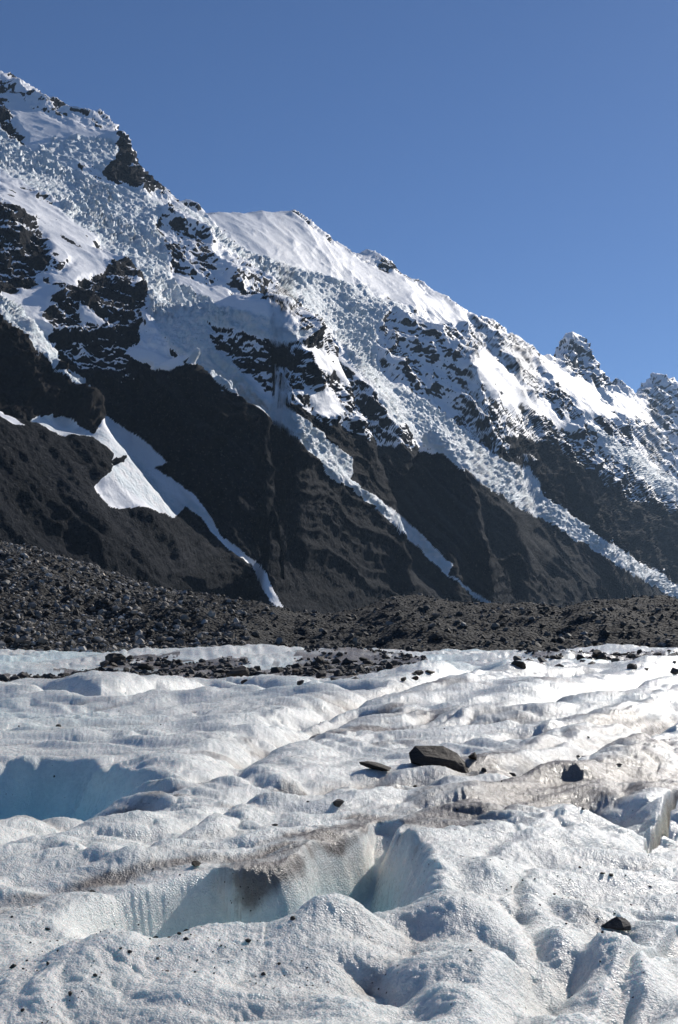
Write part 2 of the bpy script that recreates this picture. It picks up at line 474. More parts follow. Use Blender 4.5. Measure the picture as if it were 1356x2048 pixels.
def build_mountain(mat):
    P = []   # (a, lnY, e)
    for ln in LINES:
        for q in resample(ln, 20):
            a, Y, e = sheet(q[0], q[1], q[2]); P.append((a, math.log(Y), e))
    def behind(line, k1, lo=-.0):
        for q in resample(line, 40):
            a, Y, e = sheet(q[0], q[1], q[2])
            P.append((a, math.log(Y * 1.06), e * .93)); P.append((a, math.log(Y * k1), e * .70))
    behind(LINES[0][:-1], 1.3); behind([q for q in LINES[-2]], 1.2)
    for px in range(-420, 1760, 16):
        a, Y, e = sheet(px, 1243, 0.0)
        P.append((a, math.log(Y), -H / Y)); P.append((a, math.log(Y * .93), -12 / Y)); P.append((a, math.log(Y * .86), -14 / Y))
    P = np.array(P)
    # drop near-duplicates
    keep = []
    key = set()
    for i, (a, l, e) in enumerate(P):
        kk = (round(a / .004), round(l / .004))
        if kk in key: continue
        key.add(kk); keep.append(i)
    P = P[keep]
    def phi(r): return np.sqrt(r * r + 1.5e-4)
    D = phi(np.hypot(P[:, None, 0] - P[None, :, 0], P[:, None, 1] - P[None, :, 1]))
    n = len(P)
    A = np.zeros((n + 3, n + 3)); A[:n, :n] = D - 2.5e-3 * np.eye(n)
    T = np.c_[np.ones(n), P[:, 0], P[:, 1]]
    A[:n, n:] = T; A[n:, :n] = T.T
    w = np.linalg.solve(A, np.r_[P[:, 2], 0, 0, 0])
    res = (D @ w[:n] + T @ w[n:] - P[:, 2]) * FPX
    print('fit', n, np.abs(res).mean(), np.percentile(np.abs(res), [90, 99]))
    # grid: columns = bearing, rows = log distance
    a = np.concatenate([np.linspace(-.46, -.312, 60, endpoint=False), np.linspace(-.312, .312, 740), np.linspace(.312, .46, 60)[1:]])
    nr = 860
    px_of_a = 678 + a * FPX
    Y0 = toe(px_of_a) * .90
    Yend = np.interp(px_of_a, [-400, 900, 1100, 1356, 1750], [3600, 6300, 8200, 9000, 9800])
    t = np.linspace(0, 1, nr)
    lnY = np.log(Y0)[None, :] + t[:, None] * (np.log(Yend) - np.log(Y0))[None, :]
    # evaluate on a coarse grid in the same parameters
    ci = np.linspace(0, len(a) - 1, 430); ri = np.linspace(0, nr - 1, 430)
    ac = np.interp(ci, np.arange(len(a)), a)
    Lc0 = np.interp(ci, np.arange(len(a)), lnY[0]); Lc1 = np.interp(ci, np.arange(len(a)), lnY[-1])
    tc = ri / (nr - 1)
    Lc = Lc0[None, :] + tc[:, None] * (Lc1 - Lc0)[None, :]
    Ec = np.zeros(Lc.shape)
    for r in range(len(tc)):
        d = phi(np.hypot(ac[:, None] - P[None, :, 0], Lc[r][:, None] - P[None, :, 1]))
        Ec[r] = d @ w[:n] + w[n] + w[n + 1] * ac + w[n + 2] * Lc[r]
    # bilinear upsample
    tmp = np.empty((len(tc), len(a)))
    for r in range(len(tc)): tmp[r] = np.interp(np.arange(len(a)), ci, Ec[r])
    E = np.empty((nr, len(a)))
    for c in range(len(a)): E[:, c] = np.interp(np.arange(nr), ri, tmp[:, c])
    pre = sstep(math.log(.985), math.log(.93), lnY - np.log(toe(px_of_a))[None, :])
    E = E * (1 - pre) + pre * (-16 / np.exp(lnY))
    # two rock towers on the far skyline
    for px, py, hh, wd in ((1148, 704, 36, 34), (1182, 752, 18, 30), (1312, 768, 20, 36), (1345, 790, 12, 30), (1240, 770, 8, 14)):
        a0, Y0_, e0 = sheet(px, py, -.3)
        r_ = np.hypot((a[None, :] - a0) / (wd / FPX), (lnY - math.log(Y0_)) / .035)
        r_ = r_ * (1 + .25 * np.sin(np.arctan2(lnY - math.log(Y0_), a[None, :] - a0) * 3 + px))
        E += hh / FPX * np.clip(1.15 - r_ * .75, 0, 1) ** 1.3
    # space the rows evenly over the visible slope
    Q = np.empty((nr, len(a)))
    for c in range(len(a)):
        l = lnY[:, c]; e = E[:, c]; de = np.diff(e); dl = np.diff(l)
        w_ = np.where(de > 0, de, -de * .3) + .16 * dl
        w_ = np.convolve(np.pad(w_, 10, 'edge'), np.ones(21) / 21, 'valid')
        cs = np.r_[0, np.cumsum(w_)]; Q[:, c] = np.interp(np.linspace(0, cs[-1], nr), cs, np.arange(nr))
    Qp = np.cumsum(np.pad(Q, [(0, 0), (11, 10)], 'edge'), 1); Q = (Qp[:, 21:] - Qp[:, :-21]) / 21
    for c in range(len(a)):
        lnY[:, c], E[:, c] = np.interp(Q[:, c], np.arange(nr), lnY[:, c]), np.interp(Q[:, c], np.arange(nr), E[:, c])
    Y = np.exp(lnY); X = a[None, :] * Y; Z0 = H + E * Y
    x = X.ravel(); y = Y.ravel(); z = Z0.ravel()
    ppx, ppy = project(x, y, z)
    # ragged edges: shift the footprint of every feature with noise
    wy = np.sqrt(y / 2000)
    jx = fbm3(x / 60, y / 60, z / 60, 5, 11, .6) * 15; jy = fbm3(x / 60, y / 60, z / 60, 5, 21, .6) * 13
    qx = ppx + jx; qy = ppy + jy
    kind = np.zeros(x.shape, np.int8)      # 0 scree 1 rock 2 snow 3 ice
    cov = np.zeros(x.shape, np.float32)
    tone = np.zeros(x.shape, np.float32)
    obj_id = np.zeros(x.shape, np.int8)
    def paint(poly, kd, c, tn=None, oid=None, j=1.0):
        m = poly_in(ppx + jx * j, ppy + jy * j, poly)
        kind[m] = kd; cov[m] = c
        if tn is not None: tone[m] = tn
        if oid is not None: obj_id[m] = oid
        return m
    UP = [(-900,-500),(-900,560),(-200,560),(0,610),(110,700),(180,735),(300,715),(380,725),(470,770),(540,790),(600,800),(640,830),(700,860),(780,890),(860,900),(1000,905),(1090,930),(1180,985),(1260,1040),(1356,1075),(1900,1200),(1900,-500)]
    paint(UP, 1, .74)
    paint([(-900,600),(-200,590),(0,650),(60,680),(100,715),(160,755),(205,800),(210,840),(190,862),(80,842),(0,825),(-200,760),(-900,700)], 1, .02, .85)
    paint([(120,700),(200,725),(300,720),(390,735),(470,790),(520,850),(420,900),(330,900),(240,860),(190,800)], 1, .04, .25)
    paint([(960,880),(1060,900),(1180,985),(1260,1040),(1400,1110),(1400,1230),(1300,1150),(1200,1060),(1080,970)], 1, .03, .15)
    # dark, mostly bare rock
    for poly, c, tn in [
        ([(-300,380),(0,408),(60,430),(112,478),(100,525),(60,565),(0,575),(-300,540)], .36, .3),
        ([(60,590),(110,535),(200,508),(270,530),(292,600),(275,690),(260,735),(180,745),(120,700),(100,650),(70,625)], .38, .35),
        ([(405,640),(440,650),(500,655),(560,665),(620,640),(655,700),(720,760),(795,842),(830,890),(740,870),(640,805),(560,780),(480,745),(430,700)], .42, .2),
        ([(232,268),(262,300),(328,384),(270,378),(215,352),(150,305),(200,318),(232,318)], .20, .1),
        ([(0,190),(30,240),(55,290),(40,280),(0,260)], .3, .1),
        ([(0,155),(20,160),(50,195),(55,215),(20,185),(0,175)], .4, .1),
        ([(325,395),(350,410),(400,450),(445,520),(425,560),(350,540),(320,480),(300,455)], .62, .1),
        ([(540,480),(560,470),(575,500),(560,520),(545,505)], .35, .1),
        ([(490,570),(530,570),(570,605),(640,660),(640,690),(600,640),(540,600)], .35, .1),
        ([(632,475),(650,485),(665,490),(720,505),(725,545),(700,540),(680,525),(650,500)], .42, .1),
        ([(752,512),(790,540),(802,560),(775,555),(760,530)], .4, .1),
        ([(815,545),(830,548),(832,560),(818,556)], .1, .1),
        ([(775,610),(800,600),(850,640),(900,655),(945,635),(985,660),(1050,730),(1030,790),(960,760),(1000,800),(1080,868),(1060,900),(960,880),(880,830),(800,780),(755,700),(750,650)], .64, .1),
        ([(930,780),(1000,800),(1060,845),(1090,880),(1150,900),(1130,950),(1060,920),(960,880),(910,840)], .42, .1),
        ([(1045,722),(1100,770),(1160,822),(1215,872),(1300,955),(1400,1010),(1400,1070),(1280,1020),(1180,930),(1120,850),(1060,770)], .50, .1),
        ([(1122,706),(1148,688),(1180,716),(1202,772),(1180,775),(1140,740)], .42, .1),
        ([(1285,780),(1315,760),(1345,788),(1356,850),(1330,850),(1300,800)], .62, .1),
        ([(1200,800),(1280,860),(1356,900),(1356,950),(1280,930),(1220,880)], .72, .1)]:
        paint(poly, 1, c, tn)
    for poly, c in [
        ([(15,180),(55,205),(95,222),(230,270),(235,300),(150,300),(60,285),(40,250)], .95),
        ([(405,415),(460,422),(580,417),(640,465),(760,540),(830,560),(945,640),(900,650),(820,610),(760,580),(690,560),(600,545),(540,520),(450,470)], .93),
        ([(955,690),(1010,720),(1040,790),(1100,800),(1150,860),(1120,890),(1085,875),(1000,795),(960,750)], .9),
        ([(1060,700),(1110,720),(1200,780),(1230,830),(1180,830),(1100,760)], .9),
        ([(1210,770),(1290,790),(1310,850),(1230,830)], .85),
        ([(0,575),(90,560),(110,590),(75,640),(60,650),(0,600)], .92),
        ([(272,690),(312,690),(372,722),(330,732),(262,715)], .95),
        ([(560,690),(640,700),(700,715),(745,765),(700,770),(630,735)], .72),
        ([(600,770),(660,780),(700,830),(640,820)], .8),
        ([(350,540),(410,570),(500,590),(610,640),(560,655),(450,625),(370,580)], .9),
        ([(0,340),(60,385),(110,420),(190,480),(190,510),(120,520),(70,440),(0,405)], .78),
        ([(100,540),(200,500),(240,520),(160,560),(100,575)], .8),
        ([(150,600),(200,630),(230,660),(180,640)], .75)]:
        paint(poly, 2, c)
    for q in ([(1266,1066),(1300,1090),(1310,1110),(1290,1105)], [(1316,1116),(1336,1130),(1330,1132)], [(1180,1000),(1215,1025),(1210,1030)]):
        paint(q, 2, .36, j=1)
    paint([(1040,800),(1100,840),(1200,905),(1290,975),(1400,1030),(1400,1060),(1200,960),(1060,880)], 1, .30, .1)
    paint([(1000,862),(1090,884),(1180,935),(1260,990),(1356,1026),(1480,1070),(1480,1230),(1300,1150),(1200,1075),(1150,1035),(1090,990),(1050,930)], 1, .02, .1)
    # ice
    I1 = [(-400,190),(0,258),(60,298),(150,328),(230,372),(300,388),(332,400),(308,450),(330,510),(350,560),(450,612),(560,645),(625,668),(560,690),(470,655),(412,642),(432,690),(475,745),(380,728),(300,640),(292,590),(272,530),(200,480),(150,450),(100,400),(60,370),(0,335),(-400,270)]
    paint(I1, 3, .97, oid=1, j=.6)
    paint([(110,272),(225,275),(240,300),(205,345),(185,330),(140,322),(70,305)], 3, .95, oid=1, j=.5)
    T2 = [(385,722),(445,695),(475,735),(515,775),(600,828),(660,880),(708,920),(700,962),(790,1018),(860,1088),(905,1128),(898,1148),(992,1212),(978,1215),(885,1140),(845,1100),(755,1024),(680,965),(560,855),(480,795),(430,765)]
    paint(T2, 3, .93, oid=2, j=.35)
    I2 = [(332,400),(400,430),(450,480),(520,510),(600,540),(700,562),(760,590),(830,622),(780,620),(750,660),(757,720),(780,765),(860,800),(930,860),(1000,918),(1060,938),(1085,985),(1150,1030),(1200,1068),(1300,1138),(1440,1215),(1380,1212),(1280,1155),(1180,1095),(1050,1018),(940,948),(850,886),(790,845),(755,790),(700,725),(650,655),(600,605),(540,565),(470,505),(400,450)]
    paint(I2, 3, .95, oid=3, j=.45)
    paint([(-400,500),(0,596),(40,618),(90,665),(118,708),(112,738),(92,712),(60,692),(30,672),(0,655),(-400,580)], 3, .95, oid=4, j=.4)
    paint([(105,735),(150,755),(205,795),(200,800),(140,765)], 3, .9, oid=4, j=.3)
    paint([(1175,838),(1260,898),(1356,958),(1500,1020),(1500,1040),(1356,1005),(1290,965),(1215,900)], 3, .9, oid=5, j=.7)
    CONE = [(212,828),(250,860),(290,885),(332,920),(322,928),(304,930),(345,955),(385,985),(410,1018),(442,1075),(520,1130),(558,1175),(575,1213),(555,1210),(518,1165),(505,1128),(455,1100),(436,1082),(400,1035),(372,1010),(350,1035),(275,1015),(225,1010),(190,972),(232,932),(225,905),(195,880),(130,872),(66,836),(125,832),(190,866),(196,850)]
    paint(CONE, 2, .95, 0, oid=6, j=.3)
    paint([(-200,800),(0,812),(30,825),(55,848),(30,842),(0,826),(-200,815)], 2, .95, 0, oid=7, j=.3)
    paint([(228,918),(250,910),(248,925),(232,930)], 1, .0, 0, j=.2)
    # ---- relief: pushed out along the surface, not straight up
    ax = x * .87 + y * .49; dn = x * .49 - y * .87
    down = dn * .75 - z * .65                      # distance down the slope
    rockw = (kind == 1).astype(np.float32); icew = (kind == 3).astype(np.float32); scw = (kind == 0).astype(np.float32); sno = (kind == 2).astype(np.float32)
    def blur(wt, r=3):
        g = wt.reshape(nr, -1); k = 2 * r + 1
        for axis in (0, 1):
            c = np.cumsum(np.pad(g, [(r + 1, r) if axis == i else (0, 0) for i in (0, 1)], 'edge'), axis)
            g = (np.take(c, np.arange(k, c.shape[axis]), axis) - np.take(c, np.arange(0, c.shape[axis] - k), axis)) / k
        return g.ravel()
    rockw, icew, scw, sno = (blur(q) for q in (rockw, icew, scw, sno))
    def normals(px_, py_, pz_):
        g = [q.reshape(nr, -1) for q in (px_, py_, pz_)]
        du = [np.gradient(q, axis=1) for q in g]; dv = [np.gradient(q, axis=0) for q in g]
        n_ = np.stack([du[1] * dv[2] - du[2] * dv[1], du[2] * dv[0] - du[0] * dv[2], du[0] * dv[1] - du[1] * dv[0]], -1)
        return (n_ / np.linalg.norm(n_, axis=-1, keepdims=True)).reshape(-1, 3)
    zs = blur(blur(z, 6), 6); nrm = normals(x, y, zs)
    nrm = np.stack([blur(nrm[:, k], 6) for k in range(3)], 1); nrm /= np.linalg.norm(nrm, axis=1, keepdims=True)
    far = sstep(2500, 5000, y)
    f_ = 1 + .9 * far
    wx_ = noise3(x / 90, y / 90, z / 90, 5) * 25
    rg = fbm3((x + wx_) / 150, y / 150, (z - wx_) / 150, 5, 31, .5, True) - .75
    rg2 = fbm3((x - wx_) / 46, (y + wx_) / 46, z / 46, 4, 77, .5, True) - .75
    st = noise3(ax / 120, dn / 120, (z + .45 * ax + wx_ * .5) / 15, 3) + .5 * noise3(ax / 50, dn / 50, (z + .45 * ax + wx_ * .5) / 6.5, 4)
    disp = (rockw * 1.0 + scw * .34 + sno * .25) * rg * 14 * f_
    calm_ = 1.2 - blur(cov, 3)
    disp += rockw * calm_ * (fbm3(x / 13, y / 13, z / 11, 3, 37, .6, True) - .7) * 3.0
    disp += (rockw * calm_ + scw * .14 + sno * .12) * (rg2 * 6.5 * f_ + st * 3.5)
    cx = x * .69 - y * .17 + z * .69 + wx_ * .5; down = x * .5 - y * .62 - z * .6
    gl = fbm3(cx / 30, down / 520, y * 0 + .5, 3, 55, .55, True) - .8
    gl2 = fbm3(cx / 13, down / 200, y * 0 + .5, 2, 58, .55, True) - .8
    foot = sstep(-12, 70, z)
    gl3 = fbm3(cx / 5.5, down / 110, y * 0 + .5, 3, 59, .6)
    disp += scw * foot * gl3 * 1.1 * (1 + far)
    streak = .45 * gl3 + .5 * fbm3(cx / 22, down / 260, y * 0 + .2, 3, 63, .6) + .35 * noise3(x / 80, y / 80, z / 80, 64)
    disp += scw * foot * (gl * 4.2 + gl2 * 2.4) + scw * fbm3(x / 14, y / 14, z / 14, 3, 91, .7) * 1.6
    im = icew > .01
    xi, yi, zi = x[im], y[im], z[im]
    fi = 1 + .8 * far[im]
    q_ = noise3(xi / 30, yi / 30, zi / 30, 2) * 14; q2 = noise3(xi / 12, yi / 12, zi / 12, 6) * 5
    s1, s2, sv = voronoi3((cx[im] + q_ + q2) / 19 / fi, (down[im] - q_) / 12 / fi, (zi + q_ - q2) / 40 / fi, 5)
    c1, c2, cv = voronoi3((cx[im] + q2) / 9 / fi, (down[im] + q2) / 5.5 / fi, (zi - q2) / 20 / fi, 6)
    rough_ice = np.where(obj_id == 2, .5, 1.0)[im]
    edge = sstep(.3, .95, icew[im])
    er = ((sv - .5) * 6.5 * sstep(0, .2, s2 - s1) + sstep(0, .3, s2 - s1) * 3 - 2 + ((cv - .5) * 3.4 + 1.8) * sstep(0, .25, c2 - c1) + fbm3(xi / 16, yi / 16, zi / 16, 4, 66, .65) * 6) * fi * (np.where(obj_id[im] == 3, .5, .42) + 1.0 * sstep(-.3, .45, noise3(xi / 95, yi / 95, zi / 95, 68)))
    disp[im] += er * edge * rough_ice
    disp += icew * fbm3(cx / 14, down / 70, z * 0, 4, 67, .6) * np.where(obj_id == 2, 5, 1.5)
    disp += (sno + icew * .3) * fbm3(cx / 60, down / 160, z * 0 + .3, 4, 44, .5) * 2.6
    x, y, z = x + nrm[:, 0] * disp, y + nrm[:, 1] * disp, z + nrm[:, 2] * disp
    # snow lies where the ground is locally flatter
    nf = normals(x, y, z)
    rel = nf[:, 2] - blur(blur(nf[:, 2], 9), 9)
    gn = fbm3(x / 40, y / 40, z / 40, 5, 13, .65)
    sc_ = cov + rel * .8 + gn * .34 + .07 * sstep(2200, 3200, y)
    snow = sstep(.35, .65, sc_)
    snow = snow * np.where(kind == 1, sstep(.0, .22, blur(cov, 4)), 1)
    snow = np.where(kind == 3, .98, snow); snow = np.where(kind == 0, 0, snow)
    snow = np.where((kind == 2) & (cov > .9), np.maximum(snow, .8), snow)
    ice = np.where(kind == 3, 1.0, 0)
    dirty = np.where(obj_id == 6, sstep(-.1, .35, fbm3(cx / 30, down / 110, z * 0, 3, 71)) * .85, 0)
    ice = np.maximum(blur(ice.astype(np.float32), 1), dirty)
    co = np.stack([x, y, z], 1)
    faces = grid_faces(nr, len(a))
    attrs = {'streak': streak.astype(np.float32), 'snow': snow.astype(np.float32), 'ice': ice.astype(np.float32), 'tone': blur(tone, 2)}
    fid = obj_id[faces[:, 0]]
    info = {0: ('mountain', 'long steep mountain wall of dark rock, scree and snow rising to the left behind the moraine'),
            1: ('icefall', 'large broken white icefall high on the upper left of the mountain'),
            2: ('glacier_tongue', 'narrow smooth ice tongue sliding down the gully in the middle of the mountain'),
            3: ('icefall', 'long broken icefall from the central snow saddle down to the lower right'),
            4: ('hanging_glacier', 'small hanging glacier with a blue front above the brown cliff at the left edge'),
            5: ('glacier_tongue', 'pale distant glacier strip behind the dark spur at the right edge'),
            6: ('snow_cone', 'shaded avalanche snow cone with a thin snow trail in the lower left gully'),
            7: ('snow_patch', 'small sunlit snow patch below the brown cliff at the left edge')}
    for i, (nm, lab) in info.items():
        sel = fid == i
        if not sel.any(): continue
        c, f, at = submesh(co, faces, sel, attrs)
        o = link(nm, mesh_np(nm, c, f, mat, at)); tag(o, lab, kind='structure')
    return co

# ------------------------------------------------------------------ the glacier ice in front
def G(pts): return [tuple(float(v) for v in ground(q[0], q[1])) for q in pts]
def GZ(pts, h):
    out = []
    for px, py in pts:
        dx, dz = pix(px, py); Y = (H - h) / -dz; out.append((float(dx * Y), float(Y)))
    return out
CREV = G([(120,1870),(220,1855),(330,1840),(450,1828),(560,1816),(640,1800),(700,1760),(738,1700),(775,1650)])
CREV_W = [.3,.8,1.15,1.35,1.4,1.15,.7,.4,.15]
CREV_D = [0,.35,1.1,1.6,1.9,1.9,1.7,1.0,.2]
def chaikin(P):
    for _ in range(3):
        P = [P[0]] + [tuple(a[k] * w + b[k] * (1 - w) for k in range(len(a))) for a, b in zip(P[:-1], P[1:]) for w in (.75, .25)] + [P[-1]]
    return P
_c = chaikin([(*g, w, d) for g, w, d in zip(CREV, CREV_W, CREV_D)])
CREV = [q[:2] for q in _c]; CREV_W = [q[2] for q in _c]; CREV_D = [q[3] for q in _c]
LIP = GZ([(40,2000),(110,1955),(170,1918),(230,1905),(300,1900),(390,1885),(470,1868),(530,1860),(580,1866),(650,1846),(730,1812),(800,1780)], .2)
LIPA = [0, .1, .2, .24, .2, .22, .26, .27, .22, .26, .2, .1]
FIN = GZ([(650,1830),(672,1780),(690,1735),(705,1712),(740,1722)], .3)
RISE = GZ([(720,1830),(780,1775),(830,1720),(850,1670),(950,1650),(1100,1620)], .4)
BACKRIM = GZ([(330,1775),(430,1745),(540,1730),(640,1705),(690,1672)], .2)
POOL = G([(-260,1580),(-120,1572),(-70,1566),(-5,1556),(62,1538)])
FURROWS = [G(q) for q in (
 [(-40,1720),(60,1698),(130,1672),(210,1655),(245,1636)], [(180,1792),(260,1742),(330,1705),(430,1645),(520,1602)],
 [(420,1575),(455,1552),(480,1528),(540,1490),(640,1452),(720,1438)], [(960,1628),(1060,1606),(1180,1594),(1290,1645)],
 [(560,1612),(640,1590),(760,1566),(900,1560),(1050,1545),(1200,1500),(1400,1430)], [(470,2000),(540,1960),(600,1925),(645,1885)],
 [(360,1768),(520,1702),(650,1662),(720,1604),(830,1578)], [(-40,1950),(60,1915),(120,1885)],
 [(790,1860),(900,1790),(1050,1725),(1200,1700),(1400,1650)], [(540,1455),(700,1422),(850,1400),(960,1366)],
 [(640,1952),(760,1985),(830,2060)], [(880,1850),(960,1910),(1060,1960),(1130,2060)], [(1000,1440),(1120,1420),(1250,1400),(1400,1360)],
 [(60,1395),(200,1408),(340,1392),(420,1400)], [(330,1400),(430,1378),(560,1398),(720,1402)])]
SLOT = G([(1295,1668),(1325,1632),(1345,1600),(1400,1560)])
SLOT2 = G([(1215,2070),(1250,2010),(1262,1960),(1300,1915),(1370,1860)])
DIRT = [(G([(480,1775),(560,1735),(650,1700),(720,1662),(800,1630),(860,1600),(940,1590)]), .45, .7),
        (G([(640,1700),(700,1670),(745,1640)]), .5, .9),
        (G([(830,1690),(760,1760),(700,1810)]), .35, .55),
        (G([(860,1650),(1000,1600),(1130,1560),(1250,1540),(1400,1490)]), .9, .85),
        (G([(1050,1590),(1180,1575),(1300,1585),(1340,1560)]), .7, .7),
        (G([(200,1790),(330,1740),(420,1720)]), .4, .5),
        (G([(950,1540),(1100,1500),(1250,1460),(1400,1440)]), .8, .6),
        (G([(100,1650),(230,1640),(420,1580)]), .3, .5),
        (G([(620,1590),(700,1580),(760,1570)]), .5, .6),
        (G([(0,1440),(200,1450),(380,1440),(700,1420)]), 1.6, .35),
        (G([(640,1480),(900,1400),(1150,1360)]), 1.2, .35)]
RUBBLE = [(-60,1362),(0,1356),(110,1350),(230,1332),(330,1330),(450,1335),(560,1340),(620,1325),(700,1318),(800,1326),(900,1344),(892,1356),(760,1364),(660,1372),(560,1366),(480,1368),(400,1360),(250,1366),(120,1364),(30,1371),(-60,1373)]
RUBBLE2 = [(1030,1322),(1130,1326),(1180,1318),(1260,1312),(1400,1312),(1400,1352),(1340,1350),(1290,1342),(1150,1334),(1040,1334)]

def ice_z(x, y, full=False):
    x = np.asarray(x, float); y = np.asarray(y, float)
    wx = fbm(x / 6, y / 6, 3, 3) * 1.1; wy = fbm(x / 6, y / 6, 3, 4) * 1.1
    u = (x * .64 - y * .77) + wx; v = (x * .77 + y * .64) + wy
    dc, _, _ = line_dist(x, y, CREV)
    dp, _, _ = line_dist(x, y, POOL)
    calm = np.maximum(1 - .7 * np.exp(-(dc / 3.0) ** 2) - .6 * np.exp(-(dp / 7) ** 2), .2)
    z = noise(x / 38, y / 38, 1) * .8 * sstep(14, 60, y)
    z += noise(x / 15 + 3, y / 15, 2) * .32
    b = np.abs(noise(u / 2.3, v / 9.0, 6)) * 1.5
    z += (b - .4) * .25
    z += np.sqrt(noise(u / 9 + 2, v / 16, 23) ** 2 + .02) * .8 * sstep(22, 60, y)
    z = z * calm
    fd = np.full(x.shape, 1e9)
    for ln in FURROWS: fd = np.minimum(fd, line_dist(x, y, ln)[0])
    fd = fd + noise(x / .6, y / .6, 35) * .12
    fsc = .16 + .012 * y; fd = fd + 4 * np.exp(-(dc / 1.7) ** 2); fur = np.exp(-(fd / fsc) ** 2)
    z -= fur * (.05 + .011 * y) - np.exp(-((fd - 2.6 * fsc) / (1.8 * fsc)) ** 2) * (.02 + .0065 * y)
    bb = np.abs(noise(u / .95 + 4, v / 4.2, 16)) * 1.5
    bb = np.sqrt(bb * bb + .01)
    z += (np.minimum(bb, .7) - .3) * .22 * (.4 + .6 * calm)
    patch = sstep(-.35, .35, noise(x / 7, y / 7, 19))
    farf = sstep(25, 60, y); mid = .3 + .7 * sstep(11.5, 15, y + .5 * x)
    b2 = np.sqrt(noise(u / 1.7 + 7, v / 1.3, 7) ** 2 + .006) * 1.5
    z += (b2 - .4) * .15 * (1 - .55 * farf) * (.35 + .65 * patch)
    lum = (.25 + .75 * sstep(-.3, .35, noise(x / 4 + 5, y / 4, 20))) * mid
    qx = u + .25 * noise(x / .8, y / .8, 33); qy = v + .25 * noise(x / .8, y / .8, 34)
    f1, f2, b3 = voronoi(qx / .62, qy / .85, 8)
    z += ((.5 - f1 * f1 * 1.3) * .15 + (b3 - .5) * .05 * sstep(0, .3, f2 - f1)) * lum * (1 - .8 * sstep(18, 45, y))
    f1, f2, _ = voronoi(qx / .24, qy / .30, 9)
    z += (.5 - f1 * f1 * 1.3) * .035 * lum * (1 - .8 * sstep(12, 30, y))
    z += (np.sqrt(noise(v / .8 + .5 * wy, u / 3.2, 41) ** 2 + .01) - .3) * .13 * (1.2 - mid)
    b3 = .3 + .5 * (f2 - f1)
    z += np.abs(noise(x / .13, y / .13, 10)) * .022 + np.abs(noise(x / .06, y / .06, 12)) * .009
    # named features
    d, s, q = line_dist(x, y, LIP, LIPA)
    z += q * np.exp(-(d / .5) ** 2)
    d, s, q = line_dist(x, y, FIN, [.2, .5, .6, .55, .1])
    fin = q * np.exp(-(d / .3) ** 2)
    d, s, q = line_dist(x, y, RISE, [.1, .25, .36, .36, .28, .12])
    z += q * np.exp(-(d / 1.2) ** 2)
    d, s, q = line_dist(x, y, BACKRIM, [.05, .1, .14, .14, .1])
    z += q * np.exp(-(d / .9) ** 2)
    wob = noise(x / 1.6, y / 1.6, 30) * .22 + noise(x / .5, y / .5, 31) * .03
    d1, s, wv = line_dist(x, y, CREV, CREV_W)
    _, _, dv = line_dist(x, y, CREV, CREV_D)
    q_ = (d1 + wob) / np.maximum(wv, .05)
    cr = np.where(s < 0, 1 - sstep(.48, 1.15, q_), 1 - sstep(.1, 1.35, q_))
    z = z - cr * dv + fin
    d2, s, wv2 = line_dist(x, y, POOL, [4.8, 4.6, 4.2, 3.2, 1.2])
    pool = 1 - sstep(.0, 1.3, (d2 + wob) / wv2)
    z = z * (1 - pool * .9) - pool * 2.5
    d3, s, wv3 = line_dist(x, y, SLOT, [.06, .13, .15, .12])
    sl = 1 - sstep(.5, 1.2, (d3 + wob * .5) / wv3)
    z = z - sl * .8
    d4, s, wv4 = line_dist(x, y, SLOT2, [.14, .15, .12, .10, .08])
    sl2 = 1 - sstep(.3, 1.3, (d4 + wob * .5) / wv4)
    z = z - sl2 * .12
    # far edge dips under the moraine
    z = z - sstep(122, 150, y + noise(x / 12, y * 0, 40) * 6) * 3.0
    if not full: return z
    dirt = np.zeros(x.shape)
    for ln, wd, am in DIRT:
        d, _, _ = line_dist(x, y, ln)
        dirt = np.maximum(dirt, am * np.exp(-((d + noise(x / .7, y / .7, 50) * .4) / (wd * 1.1)) ** 2))
    hollow = sstep(.25, .02, b) * .42 + sstep(.3, .1, bb) * .22 + sstep(.3, .02, b3) * lum * .22
    dirt = dirt + fur * .35
    dirt = dirt + .55 * sstep(-.15, .45, fbm(u / 2.6, v / 11, 3, 57)) * sstep(-6, 5, x) * (1 - sstep(40, 70, y)) * sstep(8, 12, y)
    dirt = dirt + hollow * (.3 + .9 * sstep(-.2, .4, noise(x / 9 + 9, y / 9, 51)))
    ppx, ppy = project(x, y, np.zeros_like(x))
    j = fbm(x / 2.5, y / 5, 3, 61) * 12
    rb = poly_in(ppx + j * 3, ppy + j * .6, RUBBLE) | poly_in(ppx + j * 3, ppy + j * .6, RUBBLE2)
    dirt = np.where(rb, np.maximum(dirt, 1.05 + .6 * noise(x / 3, y / 3, 62)), dirt)
    depth_blue = np.clip(pool * 1.15 - .05, 0, 1) * .95
    blue = np.maximum(depth_blue, np.clip(cr * dv / 1.4 - .3, 0, .5))  # along the crevasse this tint also paints shade over the ice's own blue
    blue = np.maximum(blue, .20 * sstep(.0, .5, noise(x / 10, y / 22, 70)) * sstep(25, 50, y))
    dirt = dirt * (1 - pool) * (1 - .92 * sstep(.03, .35, cr)) + sl * .4 + sl2 * .15  # both slots also get a darker tone along their length
    return z, np.clip(dirt, 0, 1.3), blue

